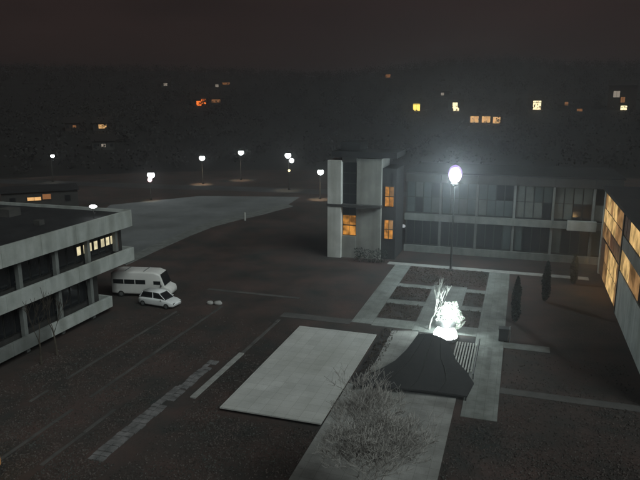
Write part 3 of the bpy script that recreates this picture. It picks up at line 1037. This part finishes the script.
def car(name, loc, rz, label, cat, paint, L=4.3, W=.88, H=1.46, van=False):
    c = thing(name, loc, label, cat, rz=rz)
    h = L / 2
    if not van:
        body = [(-h, .62, .35, .72), (-h + .12, .80, .25, .82), (-h + .6, W, .22, .92), (-.4, W, .22, .95), (.7, W, .22, .94), (h - .7, W - .02, .22, .86), (h - .15, .78, .26, .72), (h, .60, .36, .62)]
        loft([ring(x, w, a, b) for x, w, a, b in body]).build('body', paint, c)
        cab = [(-h + .18, .62, .86, .98), (-h + .65, .68, .86, H - .08), (-.3, .69, .86, H), (.45, .68, .86, H - .06), (1.25, .70, .86, .98)]
        gl = loft([ring(x, w, a, b, .06) for x, w, a, b in cab]).build('windows', 'glass_dark', c)
        gl.name = 'window_band'
        loft([ring(x, w, a, b, .03) for x, w, a, b in ((-h + .55, .60, H - .10, H - .02), (-.3, .66, H - .05, H + .035), (.5, .62, H - .11, H - .015))]).build('roof', paint, c)
        for sy in (-1, 1):
            MB().tube([(1.22, sy * .70, .93), (.48, sy * .665, H - .05)], .045, 5).build('pillar', paint, c)
            MB().tube([(-.35, sy * .72, .92), (-.35, sy * .69, H - .02)], .05, 5).build('pillar', paint, c)
            MB().tube([(-h + .2, sy * .64, .93), (-h + .62, sy * .66, H - .08)], .07, 5).build('pillar', paint, c)
            MB().ball((.95, sy * (W + .08), .98), .10, .08, .08).build('mirror', paint, c)
            MB().box(h - .12, h - .03, sy * .55 - .16, sy * .55 + .16, .55, .68).build('headlight', 'steel', c)
            MB().box(-h + .03, -h + .12, sy * .6 - .1, sy * .6 + .1, .6, .8).build('tail_light', 'brown_panel', c)
            for x in (-h + .8, h - .85):
                wheel(c, x, sy * (W - .08), .31, .2)
    else:
        body = [(-h, .86, .45, 2.2), (-h + .15, W, .35, H - .08), (-h + .8, W, .32, H), (0, W, .32, H + .02), (h - 1.9, W, .32, H), (h - 1.25, W - .03, .32, H - .22), (h - .75, W - .05, .32, 1.35), (h - .12, W - .12, .34, 1.1), (h, W - .3, .45, .9)]
        loft([ring(x, w, a, b, .22 if b > 2 else .15) for x, w, a, b in body]).build('body', paint, c)
        for sy in (-1, 1):
            for (xa, xb) in ((-h + .35, -h + 1.55), (-h + 1.65, -h + 2.85), (-h + 2.95, -h + 4.1), (h - 1.95, h - 1.15)):
                y0 = sy * (W - .02)
                MB().box(xa, xb, min(y0, y0 + sy * .035), max(y0, y0 + sy * .035), 1.55, 2.05 if xb < h - 1.2 else 1.95).build('window', 'glass_dark', c)
            MB().ball((h - 1.05, sy * (W + .14), 1.45), .08, .1, .17).build('mirror', 'frame_dark', c)
            MB().box(h - .2, h - .02, sy * .62 - .14, sy * .62 + .14, .72, .92).build('headlight', 'steel', c)
            MB().box(-h - .02, -h + .05, sy * .78 - .06, sy * .78 + .06, .8, 1.3).build('tail_light', 'brown_panel', c)
            for x in (-h + 1.2, h - 1.05):
                wheel(c, x, sy * (W - .1), .36, .24)
        ws = MB()
        ws.v = [(h - .72, -W + .2, 1.42), (h - .72, W - .2, 1.42), (h - 1.2, W - .24, H - .28), (h - 1.2, -W + .24, H - .28)]
        ws.v = [(x + .05, y, z + .03) for x, y, z in ws.v] + [(x, y, z) for x, y, z in ws.v]
        ws.f = [(0, 1, 2, 3), (7, 6, 5, 4), (0, 4, 5, 1), (1, 5, 6, 2), (2, 6, 7, 3), (3, 7, 4, 0)]
        ws.build('windscreen', 'glass_dark', c)
        for x in (-1.8, .4):
            MB().box(x, x + .06, -W + .2, W - .2, H + .02, H + .09).build('roof_bar', 'steel', c)
    return c
car('parked_minibus', (-39.9, 59.2, 0), radians(11), 'pale rounded minibus parked past the end of the banded building', 'minibus', 'van_paint', 7.0, 1.15, 2.95, True)
car('parked_car', (-36.2, 56.4, 0), radians(-6), 'white hatchback parked in front of the pale minibus', 'car', 'car_paint', 4.7, .95, 1.6)

# ------------------------------------------------------------------ small things on the lawn
def rock(px, py, s, seed, label):
    p = g(px, py)
    rng = random.Random(seed)
    m = MB().ball((0, 0, s * .32), s, s * .8, s * .55, 10, 7)
    m.v = [(x * (1 + rng.uniform(-.12, .12)), y * (1 + rng.uniform(-.12, .12)), max(-.05, z * (1 + rng.uniform(-.1, .1)))) for x, y, z in m.v]
    o = m.build('boulder', 'stone')
    o.location = (p.x, p.y, 0)
    tag(o, label, 'boulder', 'pale boulders on the lawn')
rock(210, 304, .42, 1, 'left of two small pale boulders on the dark lawn')
rock(218, 304.5, .5, 2, 'right of two small pale boulders on the dark lawn')

def post():
    p = g(245, 221)
    r = thing('marker_post', (p.x, p.y, 0), 'thin white marker post at the edge of the car park', 'post')
    MB().lathe([(.16, 0), (.16, .9), (.17, .92), (.17, 1.5), (.12, 1.6)], (0, 0, 0), 10).build('shaft', 'tower_white', r)
    MB().lathe([(.26, 0), (.26, .08), (.18, .1)], (0, 0, 0), 10).build('base', 'frame_dark', r)
post()

def bollard():
    p = g(-2, 462, 0.9)
    r = thing('bollard_lamp', (p.x, p.y, 0), 'amber glowing bollard lamp in the bottom left corner', 'bollard lamp')
    MB().lathe([(.14, 0), (.12, .7)], (0, 0, 0), 10).build('shaft', 'frame_dark', r)
    MB().lathe([(.13, .71), (.16, .8), (.16, 1.15), (.13, 1.2)], (0, 0, 0), 10).build('lantern', 'window_gold_dim', r)
    MB().lathe([(.2, 1.21), (.16, 1.28), (.04, 1.32)], (0, 0, 0), 10).build('cap', 'frame_dark', r)
    point('lamp_light', (.3, -.3, 1.5), 14, (1, .6, .25), .1, r)
bollard()

# ------------------------------------------------------------------ night haze
def haze():
    m = bpy.data.materials.new('haze')
    m.use_nodes = True
    N, L = m.node_tree.nodes, m.node_tree.links
    N.clear()
    v = N.new('ShaderNodeVolumePrincipled')
    v.inputs['Color'].default_value = (.92, .95, 1.0, 1)
    v.inputs['Density'].default_value = 0.0016
    v.inputs['Anisotropy'].default_value = 0.8
    o = N.new('ShaderNodeOutputMaterial')
    L.new(v.outputs[0], o.inputs['Volume'])
    M['haze'] = m
    b = MB().box(-1640, 1640, -1640, 1640, -1.2, 66).build('haze', 'haze')
    tag(b, 'thin night haze over the campus and town', 'haze', kind='stuff')
haze()
